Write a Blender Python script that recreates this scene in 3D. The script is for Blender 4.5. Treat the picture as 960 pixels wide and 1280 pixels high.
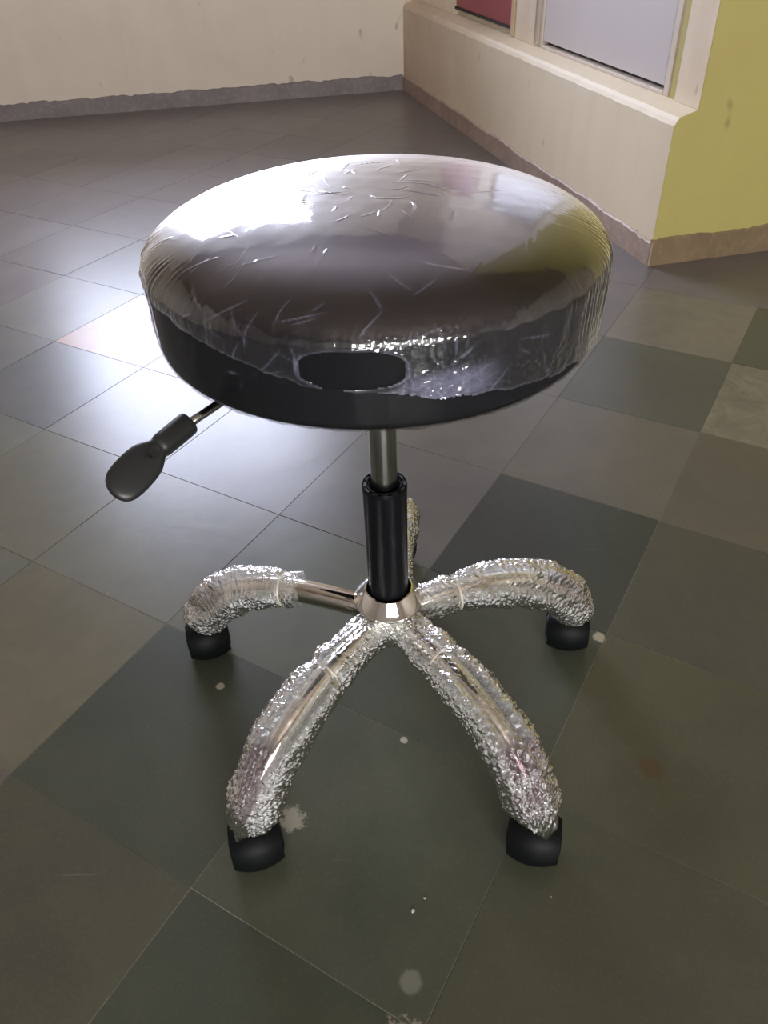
import bpy, bmesh, math, random
import numpy as np
from mathutils import Matrix, Vector
PI = math.pi
rng = np.random.RandomState(7)
random.seed(7)
for o in list(bpy.data.objects):
    bpy.data.objects.remove(o)
scene = bpy.context.scene
COL = scene.collection

# ------------------------------------------------------------ camera
F_PX, PITCH, ROLL, CAM_H = 974.46, math.radians(39.399), math.radians(-2.337), 0.8758
fw = Vector((0, math.cos(PITCH), -math.sin(PITCH)))
rt = Vector((1, 0, 0)); up = rt.cross(fw)
R2 = math.cos(ROLL) * rt + math.sin(ROLL) * up
U2 = -math.sin(ROLL) * rt + math.cos(ROLL) * up
cam_data = bpy.data.cameras.new('camera')
cam = bpy.data.objects.new('camera', cam_data)
COL.objects.link(cam)
M = Matrix((R2, U2, -fw)).transposed().to_4x4()
M.translation = Vector((0, 0, CAM_H))
cam.matrix_world = M
cam_data.sensor_fit = 'HORIZONTAL'
cam_data.sensor_width = 36.0
cam_data.lens = F_PX * 36.0 / 960.0
cam_data.clip_start = 0.02
scene.camera = cam

# ------------------------------------------------------------ world, exposure
world = bpy.data.worlds.new('World'); scene.world = world
world.use_nodes = True
bg = world.node_tree.nodes['Background']
bg.inputs[0].default_value = (0.80, 0.87, 1.0, 1)
bg.inputs[1].default_value = 2.5
vs = scene.view_settings
vs.view_transform = 'Standard'
vs.look = 'None'
vs.gamma = 1.0
vs.use_curve_mapping = False
vs.exposure = 0.38

# room plan: corner of back and right wall, end of the right wall, directions
C1 = Vector((0.1925, 4.4994)); CR = Vector((0.7665, 2.1046))
RT = (CR - C1).normalized(); RL = (CR - C1).length          # along the right wall towards the camera
RN = Vector((-RT.y, RT.x))                                   # out of the room, behind the right wall
YD = Vector((0.9774, 0.2113)).normalized()                   # along the yellow wall
BD = Vector((-0.985, -0.1725)).normalized()                  # along the back wall to the left
BN = Vector((-0.1725, 0.985))                                # out of the room, behind the back wall
CEIL = 2.9
X_LEFT, Y_FRONT, X_RIGHT = -3.2, -3.2, 3.2

# daylight through the window openings
def daylight(name, centre, normal, w, h, power, color):
    ld = bpy.data.lights.new(name, 'AREA'); ld.shape = 'RECTANGLE'
    ld.size = w; ld.size_y = h; ld.energy = power; ld.color = color
    o = bpy.data.objects.new(name, ld); COL.objects.link(o)
    o.location = centre
    o.rotation_euler = Vector(normal).to_track_quat('-Z', 'Y').to_euler()
    return o
W0, W1, WZ0, WZ1 = 0.60, 2.02, 0.98, 2.40        # back window: distances along the back wall from the corner, heights
def back(s, off, z):
    p = C1 + BD * s + BN * off
    return Vector((p.x, p.y, z))
daylight('daylight_back', back((W0 + W1) / 2, 0.16, (WZ0 + WZ1) / 2), (-BN.x, -BN.y, 0), W1 - W0, WZ1 - WZ0, 112, (0.73, 0.78, 1.0))
FX0, FX1, FZ0, FZ1 = -0.6, 2.0, 0.9, 2.3            # window behind the camera
daylight('daylight_front', ((FX0 + FX1) / 2, Y_FRONT - 0.16, (FZ0 + FZ1) / 2), (0, 1, 0), FX1 - FX0, FZ1 - FZ0, 150, (1.0, 0.98, 0.92))

# ------------------------------------------------------------ helpers
def link(name, me, mat=None, parent=None, smooth=False):
    o = bpy.data.objects.new(name, me); COL.objects.link(o)
    if mat: me.materials.append(mat)
    if parent: o.parent = parent
    if smooth:
        me.polygons.foreach_set('use_smooth', [True] * len(me.polygons))
    return o
def tag(o, label=None, cat=None, group=None, kind=None):
    for k, v in (('label', label), ('category', cat), ('group', group), ('kind', kind)):
        if v: o[k] = v
    return o
def mesh_np(name, V, Fq):
    me = bpy.data.meshes.new(name)
    V = np.asarray(V, np.float32).reshape(-1, 3); Fq = np.asarray(Fq, np.int32)
    me.vertices.add(len(V)); me.vertices.foreach_set('co', V.ravel())
    n = len(Fq); k = Fq.shape[1]
    me.loops.add(n * k); me.loops.foreach_set('vertex_index', Fq.ravel())
    me.polygons.add(n); me.polygons.foreach_set('loop_start', np.arange(0, n * k, k, dtype=np.int32))
    me.update(calc_edges=True); me.validate()
    return me
def grid_faces(nu, nv, wrap_v=True, wrap_u=False):
    U = nu if wrap_u else nu - 1
    Vn = nv if wrap_v else nv - 1
    i, j = np.meshgrid(np.arange(U), np.arange(Vn), indexing='ij')
    i = i.ravel(); j = j.ravel(); i2 = (i + 1) % nu; j2 = (j + 1) % nv
    return np.stack([i * nv + j, i2 * nv + j, i2 * nv + j2, i * nv + j2], 1)
def box_bm(bm, p0, p1, frame=None):
    vs_ = []
    for x in (p0[0], p1[0]):
        for y in (p0[1], p1[1]):
            for z in (p0[2], p1[2]):
                v = Vector((x, y, z))
                vs_.append(bm.verts.new(frame @ v if frame else v))
    for f in ((0, 1, 3, 2), (4, 6, 7, 5), (0, 4, 5, 1), (2, 3, 7, 6), (0, 2, 6, 4), (1, 5, 7, 3)):
        bm.faces.new([vs_[i] for i in f])
def from_bm(name, bm, mat=None, parent=None, smooth=False, bevel=0):
    bmesh.ops.recalc_face_normals(bm, faces=bm.faces)
    if bevel:
        bmesh.ops.bevel(bm, geom=list(bm.edges), offset=bevel, segments=2, affect='EDGES', profile=0.5)
    me = bpy.data.meshes.new(name); bm.to_mesh(me); bm.free()
    return link(name, me, mat, parent, smooth)
def lathe(name, prof, mat, parent=None, seg=64, smooth=True, mtx=None, a0=0, a1=2 * PI, sharp=None):
    full = abs(a1 - a0 - 2 * PI) < 1e-6
    A = np.linspace(a0, a1, seg, endpoint=not full)
    prof = np.array(prof, float)
    V = np.stack([prof[:, None, 0] * np.cos(A), prof[:, None, 0] * np.sin(A), prof[:, None, 1] + 0 * A], -1)
    me = mesh_np(name, V, grid_faces(len(prof), seg, wrap_v=full)[:, ::-1])
    if mtx is not None: me.transform(mtx)
    o = link(name, me, mat, parent, smooth)
    if smooth:
        me.set_sharp_from_angle(angle=math.radians(sharp or 40))
    return o
def add_attr(me, name, vals):
    a = me.attributes.new(name, 'FLOAT', 'POINT'); a.data.foreach_set('value', np.asarray(vals, np.float32).ravel())

# ------------------------------------------------------------ materials
class NT:
    def __init__(s, name):
        s.m = bpy.data.materials.new(name); s.m.use_nodes = True
        s.t = s.m.node_tree; s.t.nodes.clear()
        s.out = s.n('ShaderNodeOutputMaterial')
    def n(s, typ, **kw):
        nd = s.t.nodes.new(typ)
        for k, v in kw.items():
            if k in nd.inputs.keys() if isinstance(k, str) else False: pass
            setattr(nd, k, v)
        return nd
    def l(s, a, b): s.t.links.new(a, b)
    def val(s, nd, **kw):
        for k, v in kw.items():
            nd.inputs[k.replace('_', ' ')].default_value = v
        return nd
    def noise(s, scale, detail=4, rough=0.55, vec=None, dist=0, stretch=None):
        nz = s.n('ShaderNodeTexNoise'); nz.inputs['Scale'].default_value = scale
        nz.inputs['Detail'].default_value = detail; nz.inputs['Roughness'].default_value = rough
        nz.inputs['Distortion'].default_value = dist
        if vec is not None:
            if stretch:
                mp = s.n('ShaderNodeMapping'); mp.inputs['Scale'].default_value = stretch
                s.l(vec, mp.inputs['Vector']); vec = mp.outputs[0]
            s.l(vec, nz.inputs['Vector'])
        return nz.outputs['Fac']
    def ramp(s, fac, stops):
        r = s.n('ShaderNodeValToRGB'); e = r.color_ramp.elements
        while len(e) < len(stops): e.new(0.5)
        for el, (p, c) in zip(e, stops):
            el.position = p; el.color = (*c, 1) if len(c) == 3 else c
        s.l(fac, r.inputs[0]); return r.outputs[0]
    def mix(s, fac, a, b, mode='MIX'):
        m = s.n('ShaderNodeMix'); m.data_type = 'RGBA'; m.blend_type = mode
        for sock, v in ((m.inputs[0], fac), (m.inputs[6], a), (m.inputs[7], b)):
            if isinstance(v, (int, float)): sock.default_value = v
            elif isinstance(v, tuple): sock.default_value = (*v, 1)
            else: s.l(v, sock)
        return m.outputs[2]
    def math(s, op, a, b=None, clamp=False):
        m = s.n('ShaderNodeMath'); m.operation = op; m.use_clamp = clamp
        for sock, v in ((m.inputs[0], a), (m.inputs[1], b)):
            if v is None: continue
            if isinstance(v, (int, float)): sock.default_value = v
            else: s.l(v, sock)
        return m.outputs[0]
    def bump(s, h, strength=0.2, dist=0.001):
        b = s.n('ShaderNodeBump'); b.inputs['Strength'].default_value = strength; b.inputs['Distance'].default_value = dist
        s.l(h, b.inputs['Height']); return b.outputs[0]
    def bsdf(s, color=None, rough=0.5, metal=0, normal=None, **kw):
        p = s.n('ShaderNodeBsdfPrincipled')
        for k, v in (('Base Color', color), ('Roughness', rough), ('Metallic', metal), ('Normal', normal)):
            if v is None: continue
            if isinstance(v, (int, float)): p.inputs[k].default_value = v
            elif isinstance(v, tuple): p.inputs[k].default_value = (*v, 1)
            else: s.l(v, p.inputs[k])
        for k, v in kw.items(): p.inputs[k.replace('_', ' ')].default_value = v
        return p
    def done(s, sh):
        s.l(sh.outputs[0] if hasattr(sh, 'outputs') else sh, s.out.inputs[0]); return s.m

def coords(t, kind='Object'):
    c = t.n('ShaderNodeTexCoord'); return c.outputs[kind]
def world_pos(t):
    return t.n('ShaderNodeNewGeometry').outputs['Position']

def mat_plain(name, color, rough=0.5, metal=0, var=0.12, scale=40, bump=0.0, **kw):
    t = NT(name); v = coords(t)
    nz = t.noise(scale, 5, 0.6, v)
    c = t.mix(t.math('MULTIPLY', nz, 1.0), tuple(x * (1 - var) for x in color), tuple(min(1, x * (1 + var)) for x in color))
    nrm = t.bump(nz, bump, 0.001) if bump else None
    return t.done(t.bsdf(c, rough, metal, nrm, **kw))

def mat_paint(name, base, streak, dirt, s_amt=0.5, rough=0.55, low=None):
    t = NT(name); w = world_pos(t)
    vst = t.noise(9, 5, 0.6, w, stretch=(1, 1, 0.12))
    patch = t.noise(1.7, 5, 0.65, w)
    fine = t.noise(70, 4, 0.6, w)
    c = t.mix(t.ramp(vst, [(0.45, (0, 0, 0)), (0.75, (s_amt,) * 3)]), base, streak)
    c = t.mix(t.ramp(patch, [(0.48, (0, 0, 0)), (0.72, (0.55,) * 3)]), c, dirt)
    spots = t.noise(16, 2, 0.5, w, stretch=(1, 1, 0.5))
    c = t.mix(t.ramp(spots, [(0.70, (0, 0, 0)), (0.76, (0.6,) * 3)]), c, tuple(x * 0.55 for x in dirt))
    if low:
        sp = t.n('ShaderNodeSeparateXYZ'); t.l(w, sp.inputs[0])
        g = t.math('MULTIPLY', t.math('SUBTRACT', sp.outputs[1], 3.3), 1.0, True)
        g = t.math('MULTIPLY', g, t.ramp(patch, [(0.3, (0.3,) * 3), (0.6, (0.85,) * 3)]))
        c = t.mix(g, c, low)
    nrm = t.bump(t.math('ADD', t.math('MULTIPLY', fine, 0.35), patch), 0.35, 0.004)
    return t.done(t.bsdf(c, rough, 0, nrm))

M_cream = mat_paint('cream_paint', (0.72, 0.65, 0.56), (0.66, 0.58, 0.50), (0.62, 0.53, 0.46))
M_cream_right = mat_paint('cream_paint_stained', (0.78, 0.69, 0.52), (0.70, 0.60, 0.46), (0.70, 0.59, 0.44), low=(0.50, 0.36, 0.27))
M_cream_up = mat_paint('cream_paint_upper', (0.76, 0.67, 0.52), (0.66, 0.50, 0.38), (0.60, 0.48, 0.34))
M_yellow = mat_paint('yellow_green_paint', (0.48, 0.42, 0.14), (0.45, 0.38, 0.15), (0.40, 0.33, 0.13), 0.4)
M_ceiling = mat_paint('ceiling_paint', (0.45, 0.36, 0.30), (0.42, 0.34, 0.28), (0.38, 0.3, 0.25), 0.2)
M_sill = mat_paint('sill_paint', (0.62, 0.52, 0.43), (0.55, 0.46, 0.40), (0.5, 0.41, 0.36), 0.4)
M_grey_panel = mat_plain('grey_white_laminate', (0.58, 0.54, 0.54), 0.4, var=0.03, scale=6)
M_frame = mat_plain('frame_white_paint', (0.62, 0.55, 0.47), 0.5, var=0.1, scale=20)
M_strip = mat_plain('tan_strip', (0.40, 0.31, 0.16), 0.6, var=0.25, scale=25)  # mottled tan, darker than the door frame beside it
M_red = mat_plain('dark_red_paint', (0.30, 0.05, 0.065), 0.45, var=0.08, scale=8)
M_dark_gap = mat_plain('dark_gap', (0.02, 0.018, 0.02), 0.7)
M_hinge = mat_plain('dark_iron', (0.05, 0.04, 0.04), 0.5, 0.8)

def mat_skirt(name, a, b):
    t = NT(name); w = world_pos(t)
    n1 = t.noise(6, 6, 0.65, w); n2 = t.noise(45, 4, 0.6, w)
    c = t.mix(t.ramp(n1, [(0.35, (0, 0, 0)), (0.7, (1, 1, 1))]), a, b)
    c = t.mix(t.ramp(n2, [(0.5, (0, 0, 0)), (0.8, (0.5,) * 3)]), c, tuple(x * 1.5 for x in b))
    return t.done(t.bsdf(c, 0.45, 0, t.bump(n2, 0.4, 0.003)))
M_skirt_back = mat_skirt('skirting_cement_shaded', (0.17, 0.15, 0.155), (0.25, 0.22, 0.22))  # shade along the back wall put into this darker grey
M_skirt_right = mat_skirt('skirting_cement_pink', (0.30, 0.21, 0.17), (0.42, 0.33, 0.27))
M_skirt_yellow = mat_skirt('skirting_cement_brown', (0.17, 0.12, 0.07), (0.24, 0.175, 0.11))

def mat_floor():
    t = NT('kota_stone')
    oi = t.n('ShaderNodeObjectInfo'); w = world_pos(t)
    # offset the stone figure per slab
    off = t.n('ShaderNodeVectorMath'); off.operation = 'MULTIPLY_ADD'
    cr = t.n('ShaderNodeCombineXYZ'); t.l(oi.outputs['Random'], cr.inputs[2])
    t.l(cr.outputs[0], off.inputs[0]); off.inputs[1].default_value = (0, 0, 37); t.l(w, off.inputs[2])
    v = off.outputs[0]
    cloud = t.noise(5, 6, 0.62, v, 0.6)
    mott = t.noise(22, 5, 0.6, v, 1.0)
    grain = t.noise(260, 3, 0.6, v)
    base = oi.outputs['Color']
    c = t.mix(t.ramp(cloud, [(0.3, (0, 0, 0)), (0.7, (1, 1, 1))]), t.mix(1.0, base, (0.86, 0.88, 0.90), 'MULTIPLY'), t.mix(1.0, base, (1.15, 1.12, 1.07), 'MULTIPLY'))
    al = oi.outputs['Alpha']      # slab blotchiness
    mo = t.math('MULTIPLY', t.ramp(mott, [(0.35, (0, 0, 0)), (0.72, (1, 1, 1))]), t.math('SUBTRACT', 1.0, al))
    c = t.mix(mo, c, t.mix(1.0, base, (1.9, 1.8, 1.6), 'MULTIPLY'))
    c = t.mix(t.ramp(grain, [(0.5, (0, 0, 0)), (0.8, (0.09,) * 3)]), c, (0.26, 0.25, 0.20))
    # paint flecks: sparse tiny pale spots over all slabs
    vo = t.n('ShaderNodeTexVoronoi'); vo.inputs['Scale'].default_value = 16; t.l(w, vo.inputs['Vector'])
    sp = t.math('LESS_THAN', vo.outputs['Distance'], 0.028)
    keep = t.math('GREATER_THAN', t.noise(3.1, 2, 0.5, w), 0.53)
    c = t.mix(t.math('MULTIPLY', t.math('MULTIPLY', sp, keep), 0.55), c, (0.42, 0.40, 0.34))
    # fine scratches
    sc = t.noise(3.0, 3, 0.5, w, 0.3, stretch=(2.2, 60, 1))
    c = t.mix(t.ramp(sc, [(0.74, (0, 0, 0)), (0.77, (0.16,) * 3)]), c, (0.35, 0.34, 0.3))
    # individual stains at their places: (x, y, radius, colour, strength, ragged)
    for (x, y, r, col, st, rag) in STAINS:
        d = t.n('ShaderNodeVectorMath'); d.operation = 'DISTANCE'; t.l(w, d.inputs[0]); d.inputs[1].default_value = (x, y, 0)
        dd = t.math('ADD', d.outputs['Value'], t.math('MULTIPLY', t.math('SUBTRACT', t.noise(90, 4, 0.7, w), 0.5), r * rag))
        k = t.ramp(t.math('DIVIDE', dd, r * 2), [(0.38, (st,) * 3), (0.55, (0, 0, 0))])
        c = t.mix(k, c, col)
    rough = t.math('ADD', t.math('MULTIPLY', oi.outputs['Random'], 0.03), 0.275)
    h = t.math('ADD', t.math('MULTIPLY', cloud, 1.0), t.math('MULTIPLY', mott, 0.25))
    nrm = t.bump(h, 0.13, 0.004)
    return t.done(t.bsdf(c, rough, 0, nrm, IOR=1.5, Specular_IOR_Level=0.37))
STAINS = [(-0.1256, 0.4945, 0.016, (0.34, 0.32, 0.26), 0.75, 3.2), (0.0139, 0.5965, 0.005, (0.45, 0.42, 0.36), 0.8, 1.2),
          (0.3216, 0.5412, 0.016, (0.085, 0.045, 0.025), 0.55, 0.8), (0.3075, 0.757, 0.010, (0.36, 0.33, 0.25), 0.85, 2.4),
          (-0.2395, 0.696, 0.006, (0.42, 0.38, 0.32), 0.8, 1.0), (0.008, 0.31, 0.012, (0.24, 0.24, 0.2), 0.5, 0.6),
          (-0.004, 0.262, 0.016, (0.32, 0.28, 0.2), 0.7, 3.2)]
M_floor = mat_floor()
M_grout = mat_skirt('mortar', (0.14, 0.135, 0.115), (0.24, 0.23, 0.19))

def mat_leather():
    t = NT('black_leatherette'); v = coords(t)
    vo = t.n('ShaderNodeTexVoronoi'); vo.inputs['Scale'].default_value = 420; t.l(v, vo.inputs['Vector'])
    n = t.noise(30, 3, 0.5, v)
    nrm = t.bump(t.math('ADD', vo.outputs['Distance'], n), 0.05, 0.0012)
    return t.done(t.bsdf((0.010, 0.010, 0.012), 0.30, 0, nrm, Specular_IOR_Level=0.12))
M_leather = mat_leather()
M_board = mat_plain('black_board', (0.012, 0.012, 0.013), 0.6)
M_plastic = mat_plain('black_plastic', (0.006, 0.006, 0.008), 0.3, var=0.1, scale=200, bump=0.0, Specular_IOR_Level=0.14)
M_plastic_dull = mat_plain('black_plastic_dull', (0.004, 0.005, 0.0055), 0.5, var=0.1, scale=300, bump=0.02, Specular_IOR_Level=0.13)
M_grip = mat_plain('grip_plastic', (0.016, 0.017, 0.018), 0.38, var=0.15, scale=500, bump=0.10)
M_steel = mat_plain('brushed_steel', (0.36, 0.37, 0.35), 0.22, 1.0, var=0.06, scale=80)
M_chrome = mat_plain('chrome', (0.86, 0.84, 0.80), 0.035, 1.0, var=0.01, scale=10)
M_chrome_leg = mat_plain('chrome_tube', (0.84, 0.82, 0.76), 0.06, 1.0, var=0.02, scale=10)
M_tie = mat_plain('clear_brown_tape', (0.62, 0.56, 0.46), 0.3, var=0.2, scale=80)

def mat_film(name, haze, gl, rough=0.10, attr='haze', tint=(0.62, 0.63, 0.95), rough2=0.0):
    """thin clear plastic: what lies behind shows through, plus sheen and a little milkiness tinted by the bluish window light"""
    t = NT(name)
    v = coords(t)
    n = t.noise(140, 3, 0.6, v); n2 = t.noise(38, 4, 0.6, v, 1.2)
    nrm = t.bump(t.math('ADD', t.math('MULTIPLY', n, 0.3), n2), 0.05, 0.002)
    tr = t.n('ShaderNodeBsdfTransparent'); tr.inputs[0].default_value = (0.985, 0.985, 0.985, 1)
    df = t.n('ShaderNodeBsdfDiffuse'); df.inputs[0].default_value = (*tint, 1)
    tl = t.n('ShaderNodeBsdfTranslucent'); tl.inputs[0].default_value = (*tint, 1)
    dm = t.n('ShaderNodeMixShader'); dm.inputs[0].default_value = 0.35
    t.l(df.outputs[0], dm.inputs[1]); t.l(tl.outputs[0], dm.inputs[2])
    gs = t.n('ShaderNodeBsdfGlossy'); gs.inputs['Roughness'].default_value = rough; gs.inputs[0].default_value = (1, 1, 1, 1)
    t.l(nrm, gs.inputs['Normal'])
    fr = t.n('ShaderNodeFresnel'); fr.inputs[0].default_value = 1.5; t.l(nrm, fr.inputs['Normal'])
    a = t.n('ShaderNodeAttribute'); a.attribute_name = attr
    hz = t.math('ADD', a.outputs['Fac'], haze, True)
    m1 = t.n('ShaderNodeMixShader'); t.l(hz, m1.inputs[0]); t.l(tr.outputs[0], m1.inputs[1]); t.l(dm.outputs[0], m1.inputs[2])
    m2 = t.n('ShaderNodeMixShader'); t.l(t.math('MULTIPLY', fr.outputs[0], gl, True), m2.inputs[0])
    t.l(m1.outputs[0], m2.inputs[1]); t.l(gs.outputs[0], m2.inputs[2])
    g2 = t.n('ShaderNodeBsdfGlossy'); g2.inputs['Roughness'].default_value = 0.42; g2.inputs[0].default_value = (1, 1, 1, 1)
    m3 = t.n('ShaderNodeMixShader'); t.l(t.math('MULTIPLY', t.math('POWER', fr.outputs[0], 2.0), rough2, True), m3.inputs[0])
    t.l(m2.outputs[0], m3.inputs[1]); t.l(g2.outputs[0], m3.inputs[2])
    return t.done(m3)
M_film = mat_film('cling_film', 0.004, 2.05, 0.07, rough2=4.5)
M_film_in = mat_film('cling_film_inner', 0.002, 0.5, 0.16)

def mat_bubble():
    t = NT('bubble_wrap'); v = coords(t)
    n = t.noise(420, 4, 0.7, v); n2 = t.noise(150, 3, 0.6, v, 1.0)
    nrm = t.bump(t.math('ADD', t.math('MULTIPLY', n, 0.5), n2), 0.3, 0.0012)
    a = t.n('ShaderNodeAttribute'); a.attribute_name = 'haze'
    b = t.n('ShaderNodeAttribute'); b.attribute_name = 'mauve'
    col = t.mix(b.outputs['Fac'], (0.93, 0.95, 0.97), (0.20, 0.14, 0.165))
    tcol = t.mix(b.outputs['Fac'], (0.97, 0.97, 0.96), (0.5, 0.40, 0.44))
    tr = t.n('ShaderNodeBsdfTransparent'); t.l(tcol, tr.inputs[0])
    df = t.n('ShaderNodeBsdfDiffuse'); t.l(col, df.inputs[0]); t.l(nrm, df.inputs['Normal'])
    tl = t.n('ShaderNodeBsdfTranslucent'); t.l(col, tl.inputs[0])
    dm = t.n('ShaderNodeMixShader'); dm.inputs[0].default_value = 0.5
    t.l(df.outputs[0], dm.inputs[1]); t.l(tl.outputs[0], dm.inputs[2])
    gs = t.n('ShaderNodeBsdfGlossy'); gs.inputs['Roughness'].default_value = 0.22; t.l(nrm, gs.inputs['Normal'])
    fr = t.n('ShaderNodeFresnel'); fr.inputs[0].default_value = 1.55; t.l(nrm, fr.inputs['Normal'])
    m1 = t.n('ShaderNodeMixShader'); t.l(a.outputs['Fac'], m1.inputs[0]); t.l(tr.outputs[0], m1.inputs[1]); t.l(dm.outputs[0], m1.inputs[2])
    m2 = t.n('ShaderNodeMixShader'); t.l(t.math('MULTIPLY', fr.outputs[0], 1.25, True), m2.inputs[0])
    t.l(m1.outputs[0], m2.inputs[1]); t.l(gs.outputs[0], m2.inputs[2])
    return t.done(m2)
M_bubble = mat_bubble()

def mat_glass():
    t = NT('window_glass')
    tr = t.n('ShaderNodeBsdfTransparent'); gs = t.n('ShaderNodeBsdfGlossy'); gs.inputs['Roughness'].default_value = 0.02
    fr = t.n('ShaderNodeFresnel'); fr.inputs[0].default_value = 1.3
    m = t.n('ShaderNodeMixShader'); t.l(fr.outputs[0], m.inputs[0]); t.l(tr.outputs[0], m.inputs[1]); t.l(gs.outputs[0], m.inputs[2])
    return t.done(m)
M_glass = mat_glass()

# ------------------------------------------------------------ floor and its stone tiles
TH = math.radians(58.707)
TA = Vector((math.cos(TH), math.sin(TH)))        # direction of the first family of joints
TB = Vector((-math.sin(TH), math.cos(TH)))
A_lines = {0: .123, 1: .416, 2: .715, 3: 1.012, 4: 1.316, 5: 1.612}   # offsets along TB
B_lines = {-1: .233, 0: .524, 1: .818, 2: 1.111, 3: 1.417, 4: 1.73, 5: 2.049}  # offsets along TA
def a_off(i):
    return A_lines.get(i, .123 + .298 * i if i < 0 else 1.612 + .300 * (i - 5))
def b_off(j):
    return B_lines.get(j, .233 + .295 * (j + 1) if j < -1 else 2.049 + .305 * (j - 5))
bm = bmesh.new(); box_bm(bm, (X_LEFT - .2, Y_FRONT - .2, -0.08), (X_RIGHT + .2, 5.2, -0.0007))
floor = from_bm('floor', bm, M_grout); tag(floor, 'green-grey polished stone slab floor with thin joints', kind='structure')

def in_room(p):
    # inside the L of right wall and yellow wall, in front of the back wall
    if (p - C1).dot(BN) > 0: return False
    right_of = (p - C1).dot(RN) > 0
    yel_n = Vector((-YD.y, YD.x))
    behind_y = (p - CR).dot(yel_n) > 0
    if right_of and behind_y: return False
    return X_LEFT - .05 < p.x < X_RIGHT + .05 and p.y > Y_FRONT - .05
def visible(p, m=60):
    d = Vector((p.x, p.y, -CAM_H)); z = d.dot(fw)
    if z < 0.1: return False
    x = 480 + F_PX * d.dot(R2) / z; y = 640 - F_PX * d.dot(U2) / z
    return -m < x < 960 + m and -m < y < 1280 + m
def tile_mesh():
    bm = bmesh.new(); b = 0.0016; h = 0.018
    top = [(-.5, -.5), (.5, -.5), (.5, .5), (-.5, .5)]
    v0 = [bm.verts.new((x, y, -h)) for x, y in top]
    v1 = [bm.verts.new((x, y, -0.0004)) for x, y in top]
    v2 = [bm.verts.new((x * (1 - b * 2), y * (1 - b * 2), 0)) for x, y in top]
    for a, c in ((v0, v1), (v1, v2)):
        for k in range(4): bm.faces.new((a[k], a[(k + 1) % 4], c[(k + 1) % 4], c[k]))
    bm.faces.new(v2); bm.faces.new(v0[::-1])
    me = bpy.data.meshes.new('tile'); bm.to_mesh(me); bm.free(); me.materials.append(M_floor); return me
TM = tile_mesh()
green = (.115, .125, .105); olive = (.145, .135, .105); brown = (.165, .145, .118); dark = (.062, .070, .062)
tan = (.235, .205, .165); grey = (.15, .15, .145); pink = (.34, .21, .155); bluegrey = (.095, .10, .105); dgreen = (.075, .09, .075)
# (strip between first joints, slab along it) -> colour as in the photograph
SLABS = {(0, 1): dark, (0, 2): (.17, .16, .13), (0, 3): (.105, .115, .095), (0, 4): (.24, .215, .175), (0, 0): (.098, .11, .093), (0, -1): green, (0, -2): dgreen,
         (-1, 1): (.105, .105, .083), (-1, 2): (.145, .13, .10), (-1, 3): (.21, .195, .15), (-1, 4): (.105, .115, .088), (-1, 0): (.12, .118, .09), (-1, -1): (.105, .112, .085), (-2, 0): (.11, .108, .083),
         (1, 1): (.15, .148, .13), (1, 0): (.11, .12, .105), (1, -1): dgreen, (1, -2): (.11, .108, .085), (1, 2): (.2, .19, .165), (1, 3): (.2, .185, .155),
         (2, 1): (.13, .13, .115), (2, 0): (.135, .13, .11), (2, -1): (.125, .11, .085), (2, 2): (.21, .205, .19),
         (3, 2): (.20, .205, .21), (3, 1): (.16, .16, .15), (3, 3): pink, (4, 3): (.12, .125, .13), (4, 2): bluegrey, (4, 1): (.13, .13, .12), (3, 0): (.15, .135, .11),
         (5, 2): (.15, .145, .135), (5, 3): (.13, .13, .125)}
SLABS[(4, 2)] = pink
SLABS[(4, 1)] = bluegrey
SLABS[(3, 2)] = (.27, .20, .17)
SLABS[(3, 1)] = (.18, .18, .175)
SLABS[(5, 1)] = (.11, .11, .11)
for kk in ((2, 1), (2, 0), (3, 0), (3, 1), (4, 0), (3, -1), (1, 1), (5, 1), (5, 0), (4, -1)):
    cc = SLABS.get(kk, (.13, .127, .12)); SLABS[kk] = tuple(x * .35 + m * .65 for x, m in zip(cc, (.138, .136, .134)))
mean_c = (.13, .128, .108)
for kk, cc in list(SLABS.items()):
    f = 1.35 if kk[0] >= 2 else (1.25 if kk in ((1, 0), (1, 1)) else (.80 if kk[1] < 1 and kk[0] in (0, 1) else (.86 if kk[0] < 0 and kk[1] < 2 else 1.0)))  # window light falloff put into slab colours: left brighter, front and right darker
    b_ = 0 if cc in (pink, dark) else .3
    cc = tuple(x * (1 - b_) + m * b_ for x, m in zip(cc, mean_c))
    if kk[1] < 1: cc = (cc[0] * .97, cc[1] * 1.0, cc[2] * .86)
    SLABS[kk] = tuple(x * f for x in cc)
rest = bmesh.new(); n_tiles = 0
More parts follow.
